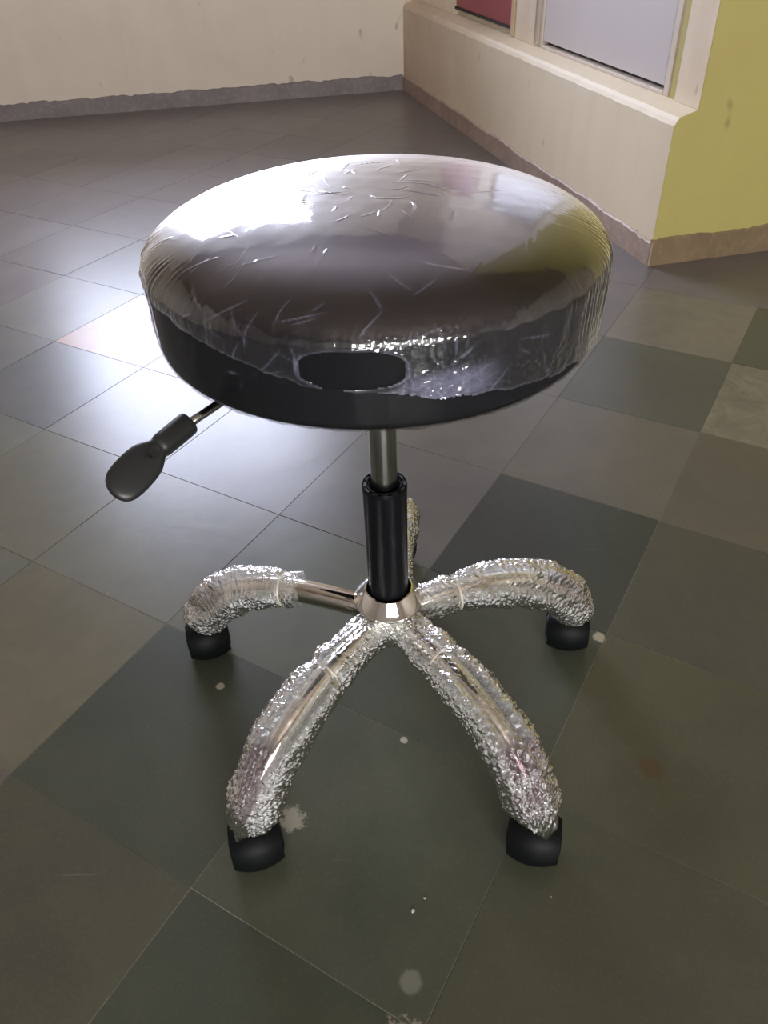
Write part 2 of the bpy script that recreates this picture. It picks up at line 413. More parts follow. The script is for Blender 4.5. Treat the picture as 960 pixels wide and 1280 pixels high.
for i in range(-16, 26):
    for j in range(-22, 24):
        a0, a1, b0, b1 = a_off(i), a_off(i + 1), b_off(j), b_off(j + 1)
        p = TA * ((b0 + b1) / 2) + TB * ((a0 + a1) / 2)
        cs = [TA * bb + TB * aa for aa in (a0, a1) for bb in (b0, b1)]
        if not any(in_room(c) for c in cs + [p]): continue
        gap = 0.0010
        if any(visible(c) for c in cs + [p]) and n_tiles < 298:
            o = bpy.data.objects.new('tile', TM); COL.objects.link(o); o.parent = floor
            r_ = random.Random(i * 131 + j * 17 + 5)
            o.location = (p.x, p.y, r_.uniform(-.0001, .0001))
            o.rotation_euler = (math.radians(max(-.12, min(.12, r_.gauss(0, .045)))), math.radians(max(-.12, min(.12, r_.gauss(0, .045)))), TH)
            o.scale = (b1 - b0 - gap, a1 - a0 - gap, 1)
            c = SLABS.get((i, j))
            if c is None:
                c = r_.choice([(.15, .135, .12), (.135, .12, .105), (.145, .13, .11)] if j < 0 else [(.21, .187, .187), (.20, .18, .178), (.205, .185, .185), (.20, .182, .186)])  # far slabs lighter and lavender: haze and sheen put into their colour
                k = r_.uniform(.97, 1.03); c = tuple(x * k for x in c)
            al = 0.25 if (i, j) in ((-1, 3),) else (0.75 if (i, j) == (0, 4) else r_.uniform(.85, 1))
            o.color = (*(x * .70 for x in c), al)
            n_tiles += 1
        else:
            fr_ = Matrix.Translation((p.x, p.y, 0)) @ Matrix.Rotation(TH, 4, 'Z')
            box_bm(rest, (-(b1 - b0 - gap) / 2, -(a1 - a0 - gap) / 2, -.018), ((b1 - b0 - gap) / 2, (a1 - a0 - gap) / 2, 0), fr_)
o = from_bm('tile', rest, M_floor, floor); o['kind'] = 'stuff'; o.color = (*grey, 1)
print('tiles', n_tiles)

# ------------------------------------------------------------ walls
def frame2(origin, along, outn):
    m = Matrix(((along.x, outn.x, 0, origin.x), (along.y, outn.y, 0, origin.y), (0, 0, 1, 0), (0, 0, 0, 1)))
    return m
FB = frame2(C1, BD, BN)          # x along the back wall to the left, y outwards
FR_ = frame2(C1, RT, RN)         # x along the right wall to the camera, y outwards
FY = frame2(CR, YD, Vector((-YD.y, YD.x)))
def wall_with_hole(name, F, x0, x1, hx0, hx1, hz0, hz1, mat, th=.14):
    bm = bmesh.new()
    box_bm(bm, (x0, 0, 0), (hx0, th, CEIL), F); box_bm(bm, (hx1, 0, 0), (x1, th, CEIL), F)
    box_bm(bm, (hx0, 0, 0), (hx1, th, hz0), F); box_bm(bm, (hx0, 0, hz1), (hx1, th, CEIL), F)
    return tag(from_bm(name, bm, mat), kind='structure')
def window(name, F, x0, x1, z0, z1, label):
    bm = bmesh.new(); w = .05
    box_bm(bm, (x0, .05, z0), (x1, .1, z0 + w), F); box_bm(bm, (x0, .05, z1 - w), (x1, .1, z1), F)
    box_bm(bm, (x0, .05, z0 + w), (x0 + w, .1, z1 - w), F); box_bm(bm, (x1 - w, .05, z0 + w), (x1, .1, z1 - w), F)
    xm = (x0 + x1) / 2; box_bm(bm, (xm - .02, .05, z0 + w), (xm + .02, .1, z1 - w), F)
    o = tag(from_bm(name, bm, M_frame), label, kind='structure')
    for a, b in ((x0 + w, xm - .02), (xm + .02, x1 - w)):
        bm = bmesh.new(); box_bm(bm, (a, .072, z0 + w), (b, .076, z1 - w), F); from_bm('pane', bm, M_glass, o)
    return o
wall_with_hole('wall_back', FB, -.35, 3.55, W0, W1, WZ0, WZ1, M_cream)
window('window_1', FB, W0, W1, WZ0, WZ1, 'bright window in the back wall above the frame of the photo')
FF = frame2(Vector((X_RIGHT, Y_FRONT)), Vector((-1, 0)), Vector((0, -1)))
wall_with_hole('wall_front', FF, 0, X_RIGHT - X_LEFT, X_RIGHT - FX1, X_RIGHT - FX0, FZ0, FZ1, M_cream)
window('window_2', FF, X_RIGHT - FX1, X_RIGHT - FX0, FZ0, FZ1, 'window behind the camera')
bm = bmesh.new(); box_bm(bm, (X_LEFT - .14, Y_FRONT, 0), (X_LEFT, 4.1, CEIL)); tag(from_bm('wall_left', bm, M_cream), kind='structure')
bm = bmesh.new(); box_bm(bm, (X_RIGHT, Y_FRONT, 0), (X_RIGHT + .14, 2.8, CEIL)); tag(from_bm('wall_far_right', bm, M_cream), kind='structure')
bm = bmesh.new(); box_bm(bm, (X_LEFT - .2, Y_FRONT - .2, CEIL), (X_RIGHT + .2, 5.2, CEIL + .1)); tag(from_bm('ceiling', bm, M_ceiling), kind='structure')

# right wall: low thick part with a sloping ledge, upper part set back
SB = .058; LZ0, LZ1 = .376, .392; SE = RL
bm = bmesh.new()
nS = 60
prof_pts = []
for k in range(nS + 1):
    s = SE * k / nS
    jit = .0006 * math.sin(s * 31) + .0004 * math.sin(s * 77 + 1)
    p = [(s, 0, 0), (s, jit * .4, .2), (s, jit * .6, LZ0 - .018 + jit), (s, .005, LZ0 - .007 + jit), (s, .012, LZ0 + .001 + jit), (s, SB + .004, LZ1), (s, SB + .02, LZ1), (s, SB + .02, 0)]
    prof_pts.append([bm.verts.new(FR_ @ Vector(q)) for q in p])
for k in range(nS):
    for m in range(8):
        bm.faces.new((prof_pts[k][m], prof_pts[k + 1][m], prof_pts[k + 1][(m + 1) % 8], prof_pts[k][(m + 1) % 8]))
bm.faces.new(prof_pts[0]); endf = bm.faces.new(prof_pts[-1][::-1]); endf.material_index = 1
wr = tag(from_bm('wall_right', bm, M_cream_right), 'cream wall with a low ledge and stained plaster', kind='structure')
wr.data.materials.append(M_yellow)
# upper wall masonry with the panel opening (s 1.45..2.352, z .392..1.55) and the board recess
bm = bmesh.new()
box_bm(bm, (0, SB, LZ1), (.60, SB + .16, CEIL), FR_)
box_bm(bm, (.60, SB + .02, LZ1), (1.27, SB + .16, CEIL), FR_)
box_bm(bm, (1.27, SB, LZ1), (1.452, SB + .16, CEIL), FR_)
box_bm(bm, (1.452, SB, 1.62), (2.352, SB + .16, CEIL), FR_)
box_bm(bm, (1.452, SB + .05, LZ1), (2.352, SB + .16, 1.62), FR_)
box_bm(bm, (2.352, SB, LZ1), (SE, SB + .16, CEIL), FR_)
from_bm('upper_wall', bm, M_cream_up, wr)

# grey-white panel door in the recess
d1 = bmesh.new()
box_bm(d1, (1.452, SB + .004, LZ1), (1.500, SB + .05, 1.62), FR_)
box_bm(d1, (2.287, SB + .004, LZ1), (2.310, SB + .05, 1.62), FR_)
box_bm(d1, (1.500, SB + .002, LZ1), (2.287, SB + .05, LZ1 + .010), FR_)
box_bm(d1, (1.500, SB + .004, 1.60), (2.287, SB + .05, 1.62), FR_)
door = tag(from_bm('door_1', d1, M_frame, bevel=.002), 'flush grey white cupboard door set in the right wall above the ledge', kind='structure')
bm = bmesh.new(); box_bm(bm, (1.500, SB + .030, LZ1 + .01), (2.287, SB + .049, 1.60), FR_); from_bm('shadow_gap', bm, M_dark_gap, door)
bm = bmesh.new(); box_bm(bm, (1.502, SB + .008, LZ1 + .021), (2.282, SB + .026, 1.59), FR_)
from_bm('door_leaf', bm, M_grey_panel, door, bevel=.0012)
bm = bmesh.new(); bmesh.ops.create_cone(bm, cap_ends=True, segments=12, radius1=.006, radius2=.006, depth=.05)
bm.transform(FR_ @ Matrix.Translation((2.285, SB + .006, .645))); from_bm('hinge', bm, M_hinge, door, True)
lab = bmesh.new(); bmesh.ops.create_cone(lab, cap_ends=True, segments=20, radius1=.013, radius2=.013, depth=1.2)
lab.transform(FR_ @ Matrix.Translation((1.464, SB + .004, 1.0))); from_bm('edge_moulding', lab, M_frame, door, True)
bm = bmesh.new(); box_bm(bm, (2.310, SB + .006, LZ1), (2.352, SB + .05, 1.62), FR_); o = from_bm('side_strip', bm, M_strip, door)
o['label'] = 'tan strip beside the door frame'

# dark red cupboard door nearer the far corner
bm = bmesh.new(); box_bm(bm, (.62, SB + .002, .424), (1.240, SB + .016, 1.62), FR_)
d2 = tag(from_bm('door_2', bm, M_red), 'dark red cupboard door in the right wall near the far corner', kind='structure')
bm = bmesh.new(); box_bm(bm, (.61, SB - .002, .414), (1.240, SB + .018, .4235), FR_); from_bm('bottom_gap', bm, M_dark_gap, d2)
bm = bmesh.new(); box_bm(bm, (1.2405, SB - .006, .397), (1.265, SB + .02, 1.62), FR_); from_bm('side_edge', bm, mat_plain('pale_wood', (.55, .42, .26), .55, var=.2, scale=30), d2)

# yellow wall
bm = bmesh.new(); box_bm(bm, (SB + .001, -.0014, 0), (2.55, .14, CEIL), FY)
poly = [(-.0004, 0), (-.0004, LZ0 - .018), (.005, LZ0 - .0065), (.012, LZ0 + .0015), (SB + .003, LZ1 + .0004), (SB + .003, 0)]
fr0 = [bm.verts.new(FY @ Vector((x, -.0016, z))) for x, z in poly]; fr1 = [bm.verts.new(FY @ Vector((x, .0006, z))) for x, z in poly]
bm.faces.new(fr0); bm.faces.new(fr1[::-1])
for k in range(6): bm.faces.new((fr0[k], fr1[k], fr1[(k + 1) % 6], fr0[(k + 1) % 6]))
tag(from_bm('wall_yellow', bm, M_yellow), 'yellow green painted wall at the right', kind='structure')

# skirtings: cement bands with an uneven top edge
def skirting(name, F, x0, x1, h, th, mat, label, seg=160, seed=1, amp=.004):
    r = np.random.RandomState(seed); bm = bmesh.new(); rows = []
    ph = r.uniform(0, 6, 6); fq = r.uniform(6, 60, 6)
    for k in range(seg + 1):
        s = x0 + (x1 - x0) * k / seg
        j = amp * (sum(np.sin(fq[m] * s + ph[m]) for m in range(6)) / 3 + r.normal() * .35)
        rows.append([bm.verts.new(F @ Vector(q)) for q in ((s, -.0005, 0), (s, -th, 0), (s, -th, h * .5), (s, -th, h - .005 + j), (s, -th * .4, h - .001 + j), (s, -.0005, h + j * 1.1))])
    for k in range(seg):
        for m in range(6): bm.faces.new((rows[k][m], rows[k + 1][m], rows[k + 1][(m + 1) % 6], rows[k][(m + 1) % 6]))
    bm.faces.new(rows[0]); bm.faces.new(rows[-1][::-1])
    return tag(from_bm(name, bm, mat), label, kind='structure')
skirting('baseboard_back', FB, .007, 3.4, .072, .008, M_skirt_back, 'cement skirting, shade put into its dark grey, along the back wall', seed=2, amp=.005)
skirting('baseboard_right', FR_, .0, SE + .006, .068, .006, M_skirt_right, 'pinkish brown cement skirting along the right wall', seed=3)
skirting('baseboard_yellow', FY, -.006, 2.5, .076, .006, M_skirt_yellow, 'brown cement skirting under the yellow wall', seed=4, amp=.003)

# ------------------------------------------------------------ the stool
SX, SY = 0.0017, 0.6662
stool = bpy.data.objects.new('rolling_stool', None); COL.objects.link(stool); stool.location = (SX, SY, 0)
tag(stool, 'round black swivel stool on five wheels, seat and legs still in plastic wrapping', 'stool')
P_ = stool

# seat cushion
SR, Z0, STH, SRT = .1950, .561, .096, .042
SRV = .031
SZ, SH = .065, .0445
def dome(R, off, xs):
    return [(R * x, Z0 + SZ + off + SH * max(0, 1 - x ** 3.0) ** .52) for x in xs]
def seat_profile(off=0.0):
    R = SR + off; pr = [(0.0, Z0 - off)]
    pr += [(R - .010 + .010 * math.sin(a), Z0 + .010 - off - .010 * math.cos(a)) for a in np.linspace(0, PI / 2, 8)]
    pr += [(R, Z0 + z) for z in (.02, .035, .05, .060)]
    pr += dome(R, off, [1, .998, .995, .99, .98, .965, .945, .92, .89, .85, .8, .74, .67, .58, .47, .35, .22, .1, 0])
    return pr
lathe('seat_cushion', seat_profile(), M_leather, P_, 128, sharp=70)
lathe('seat_board', [(0, Z0 - .014), (.165, Z0 - .014), (.170, Z0 - .010), (.170, Z0 - .0005), (0, Z0 - .0005)], M_board, P_, 64)
# mechanism plate under the seat
bm = bmesh.new(); box_bm(bm, (-.08, -.065, Z0 - .020), (.08, .065, Z0 - .0145)); box_bm(bm, (-.045, -.035, Z0 - .045), (.045, .035, Z0 - .020))
from_bm('mounting_plate', bm, M_plastic_dull, P_, bevel=.002)

# resampled profile of the film over the cushion
def resample(pr, n):
    pr = np.array(pr); d = np.r_[0, np.cumsum(np.hypot(*np.diff(pr, axis=0).T))]
    # smooth refine
    t = np.linspace(0, d[-1], n); return np.stack([np.interp(t, d, pr[:, 0]), np.interp(t, d, pr[:, 1])], 1), t
def fine_profile(off):
    R = SR + off; pr = [(R - .020, Z0 - off)]
    pr += [(R - .010 + .010 * math.sin(a), Z0 + .010 - off - .010 * math.cos(a)) for a in np.linspace(0, PI / 2, 10)]
    pr += [(R, z) for z in np.linspace(Z0 + .014, Z0 + SZ - .002, 9)]
    pr += dome(R, off, 1 - np.linspace(0, 1, 130)[:-1] ** 2.2) + [(R * .0005, Z0 + SZ + off + SH)]
    return pr
def vnoise(x, y, seed, n=10, f0=1., f1=6.):
    r = np.random.RandomState(seed); o = 0
    for _ in range(n):
        a = r.uniform(0, 2 * PI); f = r.uniform(f0, f1); o = o + np.sin(f * (x * math.cos(a) + y * math.sin(a)) + r.uniform(0, 6.3))
    return o / math.sqrt(n)
def film(name, off, mat, outer, nu=900, nv=230, seed=5):
    r = np.random.RandomState(seed)
    pr, t = resample(fine_profile(off), nv)
    A = np.linspace(-PI, PI, nu, endpoint=False)
    AA, TT = np.meshgrid(A, t, indexing='ij')
    Rr = np.broadcast_to(pr[:, 0], AA.shape); Zz = np.broadcast_to(pr[:, 1], AA.shape)
    dr = np.gradient(pr[:, 0], t); dz = np.gradient(pr[:, 1], t)
    nr = dz; nz = -dr                                  # outward normal
    arc = AA * SR                                      # arc length around
    disp = np.zeros_like(AA); haze = np.zeros_like(AA)
    side = np.clip((.645 - Zz) / .014, 0, 1) * np.clip((Rr - .12) / .04, 0, 1)
    X = Rr * np.cos(AA); Y = Rr * np.sin(AA)
    # general slackness
    disp += .00035 * vnoise(X * 60, Y * 60, seed + 1) * (.15 + side) + .00022 * vnoise(arc * 230, Zz * 160, seed + 2) * side
    # pleats running down over the rim
    def pleats(a_c, width, z_lo, z_hi, freq, amp, sd):
        w = np.exp(-((np.angle(np.exp(1j * (AA - a_c)))) / width) ** 2) * np.exp(-((Zz - (z_lo + z_hi) / 2) / ((z_hi - z_lo) / 2)) ** 4) * (Rr > .12)
        q = np.random.RandomState(sd); f = 0
        for _ in range(4): f = f + np.sin(arc * freq * q.uniform(.7, 1.5) + Zz * q.uniform(-120, 120) + q.uniform(0, 6))
        f = np.clip(f, 0, None) ** 1.5
        return w * f * amp
    disp += pleats(math.radians(-158), .32, .612, .648, 900, .00022, 1)
    disp += pleats(math.radians(-8), .45, .575, .645, 900, .00040, 2)
    disp += pleats(math.radians(170), .5, .57, .64, 500, .0006, 3)
    0 * pleats(math.radians(-83), .26, .638, .646, 1100, .0004, 4)
    if outer:
        # crumpled folded film beside the hand hole
        cr = np.exp(-((AA - math.radians(-76)) / .17) ** 4) * np.exp(-((Zz - .600) / .021) ** 4)
        cn = np.abs(vnoise(arc * 260, Zz * 420, seed + 9, 8)) 
        disp += cr * (.0022 * (1.2 - np.clip(cn, 0, 1.2)))
        haze += cr * .28 * np.exp(-((Zz - .597) / .013) ** 4)
        cr2 = np.exp(-((AA - math.radians(-55)) / .22) ** 4) * np.exp(-((Zz - .590) / .016) ** 4)
        disp += cr2 * .0011 * np.clip(1 - np.abs(vnoise(arc * 200, Zz * 300, seed + 11, 7)), 0, 1)
        # tight ring of film puckers just above the hole
        pk = np.exp(-((AA - math.radians(-82)) / .22) ** 4) * np.exp(-((Zz - .6335) / .007) ** 4)
        disp += pk * .0009 * np.clip(vnoise(arc * 1000, Zz * 700, seed + 4, 6), 0, None)
    # separate creases, short ridges in all directions
    ns = 190 if outer else 25
    for k in range(ns):
        if k < ns * .62:
            a = r.uniform(-PI * .95, -.05) if k % 2 else r.uniform(-2.9, -1.3); z = r.uniform(.575, .668); 
            i0 = np.argmin(np.abs(pr[:len(pr) * 2 // 3, 1] - z)); tc = t[i0]
        else:
            a = r.uniform(-PI, PI); tc = t[int(r.uniform(.42, .93) * nv)]
        L = r.uniform(.006, .034); an = r.normal(.9, .5) * r.choice([1, 1, 1, -1]); wd = r.uniform(.00035, .0006); am = r.uniform(.0002, .0006) * (1 if outer else .6)
        rc = np.interp(tc, t, pr[:, 0])
        du = np.angle(np.exp(1j * (AA - a))) * max(rc, .02); dv = TT - tc
        du = du + .25 * dv * dv / L * r.choice([-1, 1])
        p = du * math.cos(an) + dv * math.sin(an); q = -du * math.sin(an) + dv * math.cos(an)
        g = np.exp(-(q / wd) ** 2) * np.exp(-(p / (L / 2)) ** 4)
        disp += am * g; haze += .26 * g * (am / .0006)
    # loose bag at the left rim
    bag = np.exp(-((np.abs(np.angle(np.exp(1j * (AA - math.radians(178)))))) / .6) ** 4) * np.exp(-((Zz - .610) / .036) ** 4)
    disp += bag * (.0008 + .0007 * vnoise(arc * 60, Zz * 160, 31))
    if outer:
        # milky rims of the hand hole and along the lower film edge
        ho = ((AA - math.radians(-95.8)) / math.radians(10.6)); hz_ = (Zz - .6145) / .0140
        sd = (np.abs(ho) ** 2.5 + np.abs(hz_) ** 2.5) ** (1 / 2.5)
        haze += .13 * np.exp(-((sd - 1.06) / .05) ** 2)
        disp += .0010 * np.exp(-((sd - 1.10) / .07) ** 2)
        deg = np.degrees(AA)
        edge = np.interp(deg, [-180, -150, -130, -114, -105, -86, -76, -66, -47, -27, 0, 30, 180], [.628, .623, .617, .606, .601, .594, .588, .584, .576, .568, .575, .585, .628])
        edge = edge + .0012 * vnoise(arc * 90, arc * 0, 44, 5)
        haze += .10 * np.exp(-((Zz - edge - .0008) / .0011) ** 2) * (Rr > .17)
        haze += .006 * side + np.clip((.168 - Rr) / .03, 0, 1) * (.18 + .05 * vnoise(X * 14, Y * 14, 71, 8))  # bluish window sheen put into the film's top as lavender haze
    rr = Rr + nr * disp; zz = Zz + nz * disp
    V = np.stack([rr * np.cos(AA), rr * np.sin(AA), zz], -1)
    Fq = grid_faces(nu, nv, wrap_v=False, wrap_u=True)
    if outer:
        bad = (sd < 1.0) | ((Zz < edge) & (TT < t[nv // 2]))
        bf = bad.ravel(); Fq = Fq[~bf[Fq].any(1)]
    else:
        ho = ((AA - math.radians(-95.8)) / math.radians(10.9)); hz_ = (Zz - .6145) / .0146
        bf = ((np.abs(ho) ** 2.5 + np.abs(hz_) ** 2.5) < 1).ravel(); Fq = Fq[~bf[Fq].any(1)]
    used = np.unique(Fq); remap = -np.ones(nu * nv, int); remap[used] = np.arange(len(used))
    me = mesh_np(name, V.reshape(-1, 3)[used], remap[Fq])
    add_attr(me, 'haze', haze.ravel()[used])
    o = link(name, me, mat, P_, True)
    return o
film('inner_film', .0010, M_film_in, False, 700, 150)
film('cling_film', .0022, M_film, True)['label'] = 'crinkled clear cling film with an oval hand hole'

# piston, outer column, collar, hub
lathe('gas_piston', [(.0, .34), (.0142, .34), (.0142, Z0 - .046), (0, Z0 - .046)], M_steel, P_, 48)
col_prof = [(.0150, .365), (.0168, .3675), (.0185, .3675), (.0190, .3695), (.0200, .3695), (.0205, .3675), (.0232, .3675), (.0238, .3690), (.0244, .3675), (.0246, .365), (.0246, .362), (.0243, .360), (.0236, .205), (.0232, .19), (.0, .19)]
column = lathe('column_sleeve', col_prof, M_plastic, P_, 64)
# slots in the end cap of the sleeve
bm = bmesh.new()
for k in range(12):
    a = 2 * PI * k / 12
    box_bm(bm, (.0203, -.0032, .3670), (.0226, .0032, .3681), Matrix.Rotation(a, 4, 'Z'))
from_bm('cap_slots', bm, mat_plain('slot_grey', (.05, .055, .065), .35), column)
lathe('collar', [(.0300, .190), (.0420, .1925), (.0424, .1945), (.0418, .1965), (.0290, .2135), (.0275, .2142), (.0262, .2130), (.0252, .2060), (.0240, .2040)], M_chrome, P_, 96, sharp=25)
lathe('hub', [(0, .132), (.024, .132), (.031, .138), (.034, .15), (.034, .185), (.030, .194), (0, .194)], M_chrome_leg, P_, 48)

# legs
def catmull(P, n):
    P = np.array(P, float); P = np.vstack([2 * P[0] - P[1], P, 2 * P[-1] - P[-2]]); out = []
    for k in range(1, len(P) - 2):
        for t in np.linspace(0, 1, 24, endpoint=False):
            out.append(.5 * ((2 * P[k]) + (P[k + 1] - P[k - 1]) * t + (2 * P[k - 1] - 5 * P[k] + 4 * P[k + 1] - P[k + 2]) * t * t + (-P[k - 1] + 3 * P[k] - 3 * P[k + 1] + P[k + 2]) * t ** 3))
    out.append(P[-2]); out = np.array(out)
    d = np.r_[0, np.cumsum(np.hypot(*np.diff(out, axis=0).T))]
    s = np.linspace(0, d[-1], n)
    return np.stack([np.interp(s, d, out[:, 0]), np.interp(s, d, out[:, 1])], 1), s
LEG_RZ = [(.022, .168), (.07, .172), (.12, .172), (.17, .162), (.212, .143), (.243, .115), (.262, .085), (.268, .070)]
def sweep(name, path, s, Rfun, nv, mat, parent, caps=True):
    T = np.gradient(path, s, axis=0); T /= np.hypot(*T.T)[:, None]
    N = np.stack([-T[:, 1], T[:, 0]], 1)          # in-plane normal (upwards)
    A = np.linspace(0, 2 * PI, nv, endpoint=False)
    Rad = Rfun(s[:, None], A[None, :])
    if isinstance(Rad, tuple): Rad, extra = Rad
    else: extra = {}
    rN = Rad * np.cos(A); rB = Rad * np.sin(A)
    V = np.stack([path[:, None, 0] + rN * N[:, None, 0], rB, path[:, None, 1] + rN * N[:, None, 1]], -1)
    V[..., 1] += extra.pop('shift', 0)
    if 'drop' in extra: V[..., 2] -= extra.pop('drop')
    me = mesh_np(name, V, grid_faces(len(s), nv)[:, ::-1])
    for k, v in extra.items(): add_attr(me, k, v)
    return me
def leg_frame(phi):
    return Matrix.Rotation(phi, 4, 'Z')
def bubbles(s, c, pitch, seed):
    """height field of a jittered hexagonal sheet of bubbles; s, c in metres"""
    r = np.random.RandomState(seed); n = 4096; jx = r.uniform(-.36, .36, n); jy = r.uniform(-.36, .36, n); am = np.where(r.uniform(size=n) < .3, r.uniform(.05, .5, n), r.uniform(.6, 1.2, n))
    gy = s / (pitch * .87); best = np.zeros(np.broadcast(s, c).shape); ampl = best.copy()
    iy0 = np.floor(gy).astype(int)
    for dy in (-1, 0, 1, 2):
        iy = iy0 + dy; gx = c / pitch - .5 * (iy % 2); ix0 = np.floor(gx).astype(int)
        for dx in (-1, 0, 1, 2):
            ix = ix0 + dx; h = (ix * 73 + iy * 179) % n
            d2 = ((gx - ix - jx[h])) ** 2 + ((gy - iy - jy[h]) * .87) ** 2
            v = np.sqrt(np.clip(1 - d2 / .21, 0, None)) * am[h]
            best = np.maximum(best, v)
    return best
def make_leg(k, phi, s_bare, v_clear, seed, tiefrac, name_label, bag_side=0.0, purple=True, tab=False):
    path, s = catmull(LEG_RZ, 60)
    Lt = s[-1]
    me = sweep('leg', path, s, lambda S, A: (.0155 - .001 * S / Lt) * (1 + 0 * A + 0 * S) * (1 + .08 * np.cos(2 * A)), 40, M_chrome_leg, None)
    leg = link('leg', me, M_chrome_leg, P_, True); leg.matrix_local = leg_frame(phi) @ Matrix.Diagonal((1.03 if k == 4 else 1.01 if k == 2 else 1, 1, 1, 1))
    # end plug of the tube carrying the caster socket
    lathe('end_plug', [(0, .056), (.0125, .056), (.0150, .060), (.0155, .072), (.0145, .082), (0, .082)], M_plastic_dull, leg, 32, mtx=Matrix.Translation((.268, 0, 0)))
    # bubble wrap sleeve
    n_s, n_v = 420, 250
    p2, s2 = catmull(LEG_RZ[:-1] + [(.268, .072)], 600)
    m = s2 >= s_bare; p2 = p2[m]; s2 = s2[m]
    idx = np.linspace(0, len(s2) - 1, n_s); fi = np.arange(len(s2))
    p2 = np.stack([np.interp(idx, fi, p2[:, 0]), np.interp(idx, fi, p2[:, 1])], 1); s2 = np.interp(idx, fi, s2); S1 = s2[-1]
    def Rf(S, A):
        x = (S - s_bare) / (S1 - s_bare)
        base = .0225 + .0060 * np.clip(x * 1.6, 0, 1) + .0030 * np.sin(PI * np.clip((x - .2) / .8, 0, 1))
        base = base * (1.12 if k == 3 else 1) * (1 - .16 * np.exp(-((x - tiefrac) / .028) ** 2))
        base = base * (1 - .22 * np.clip((x - .93) / .07, 0, 1) ** 1.5)
        c = A * .0285
        low = vnoise(S * 45 + 0 * A, np.cos(A) * 1.6 + 0 * S, seed, 8) * .0010 + vnoise(S * 30, np.sin(A) * 2.2, seed + 3, 8) * .0012 + vnoise(S * 160, np.sin(A) * 5 + np.cos(A) * 3, seed + 5, 10) * .0007
        clear = np.exp(-(np.angle(np.exp(1j * (A - v_clear - .25 * np.sin(x * 7 + seed)))) / .58) ** 4) * np.clip(1.9 - np.abs(x - .42) * 3.8, 0, 1)
        bub = bubbles(S + 0 * A, c + S * .25, .0052, seed)
        crk = np.abs(vnoise(S * 420, np.sin(A) * 11 + np.cos(A) * 9, seed + 8, 12))
        a_b = (1 - .92 * clear)
        R = base + low + (.0014 * bub + .0007 * np.clip(1 - crk, 0, 1)) * a_b
        R = R - clear * np.clip(base - .0185, 0, 1) * .55
        # looseness under the tube: a sheet fringe hanging on one side
        fr = np.exp(-(np.angle(np.exp(1j * (A - bag_side))) / .55) ** 2) * (.5 + .5 * np.sin(S * 55 + seed)) if bag_side else 0
        R = R + fr * .006 * np.clip(x * 4, 0, 1)
        hz = .28 + .28 * np.exp(-((bub - .42) / .22) ** 2) * a_b + .10 * np.clip(vnoise(S * 60, np.cos(A) * 3 + np.sin(A) * 3, seed + 6), 0, 1.5)
        hz = hz * (1 - .88 * clear)
        tie = np.exp(-((x - tiefrac) / .02) ** 2); hz = hz + .15 * tie
        pz = (np.clip((x - .64) / .06, 0, 1) * np.exp(-(np.angle(np.exp(1j * (A - .25 * np.sin(seed)))) / 1.1) ** 4) * np.clip((1.02 - x) / .05, 0, 1)) * (.95 + .3 * np.clip(vnoise(S * 90, np.cos(A) * 4 + np.sin(A) * 5, seed + 7), -1, 1))
        pz = np.clip(pz, 0, 1) * (1 if purple else .3); hz = hz + .12 * np.clip(x * 8 - 5.6, 0, 1) + .42 * pz
        # pointed flap on the outer side at the end
        dr = .026 * np.clip((x - .93) / .07, 0, 1) ** 2 * np.exp(-(np.angle(np.exp(1j * (A - .15 * math.sin(seed)))) / .55) ** 2)
        hz = np.broadcast_to(hz, R.shape); 
        return R, {'haze': hz, 'mauve': pz + 0 * R, 'drop': dr}
    me = sweep('bubble_wrap', p2, s2, Rf, n_v, M_bubble, None)
    w = link('bubble_wrap', me, M_bubble, leg, True)
    # tie of tape around the wrap
    st = s_bare + (S1 - s_bare) * tiefrac
    pc = np.array([np.interp(st, s2, p2[:, 0]), np.interp(st, s2, p2[:, 1])])
    T = np.array([np.interp(st + .004, s2, p2[:, 0]) - pc[0], np.interp(st + .004, s2, p2[:, 1]) - pc[1]]); T /= np.hypot(*T)
    ang = math.atan2(T[0], T[1])
    mt = Matrix.Translation((pc[0], 0, pc[1])) @ Matrix.Rotation(ang, 4, 'Y')
    rr_ = .0220
    lathe('tie_band', [(rr_, -.0012), (rr_ + .0006, -.0004), (rr_ + .0008, .0005), (rr_ + .0002, .0014), (rr_ - .0004, .0003), (rr_, -.0012)], M_tie, leg, 40, mtx=mt)
    if tab:   # loose tab of wrap standing up at the inner end
        nn = 40; U, Vv = np.meshgrid(np.linspace(0, 1, nn), np.linspace(0, 1, nn), indexing='ij')
        bb = bubbles(U * .03, Vv * .022, .0055, 9)
        X = pc[0] - .020 + U * .026 + .002 * np.sin(Vv * 5); Yv = -.004 + .010 * U * Vv + bb * .003; Zv = pc[1] + .013 + Vv * .018 * (1 - .25 * U) + .002 * np.sin(U * 9)
        mm = mesh_np('wrap_tab', np.stack([X, Yv, Zv], -1), grid_faces(nn, nn, wrap_v=False))
        add_attr(mm, 'haze', .35 * np.ones(nn * nn)); add_attr(mm, 'mauve', np.zeros(nn * nn)); link('wrap_tab', mm, M_bubble, leg, True)
    return leg

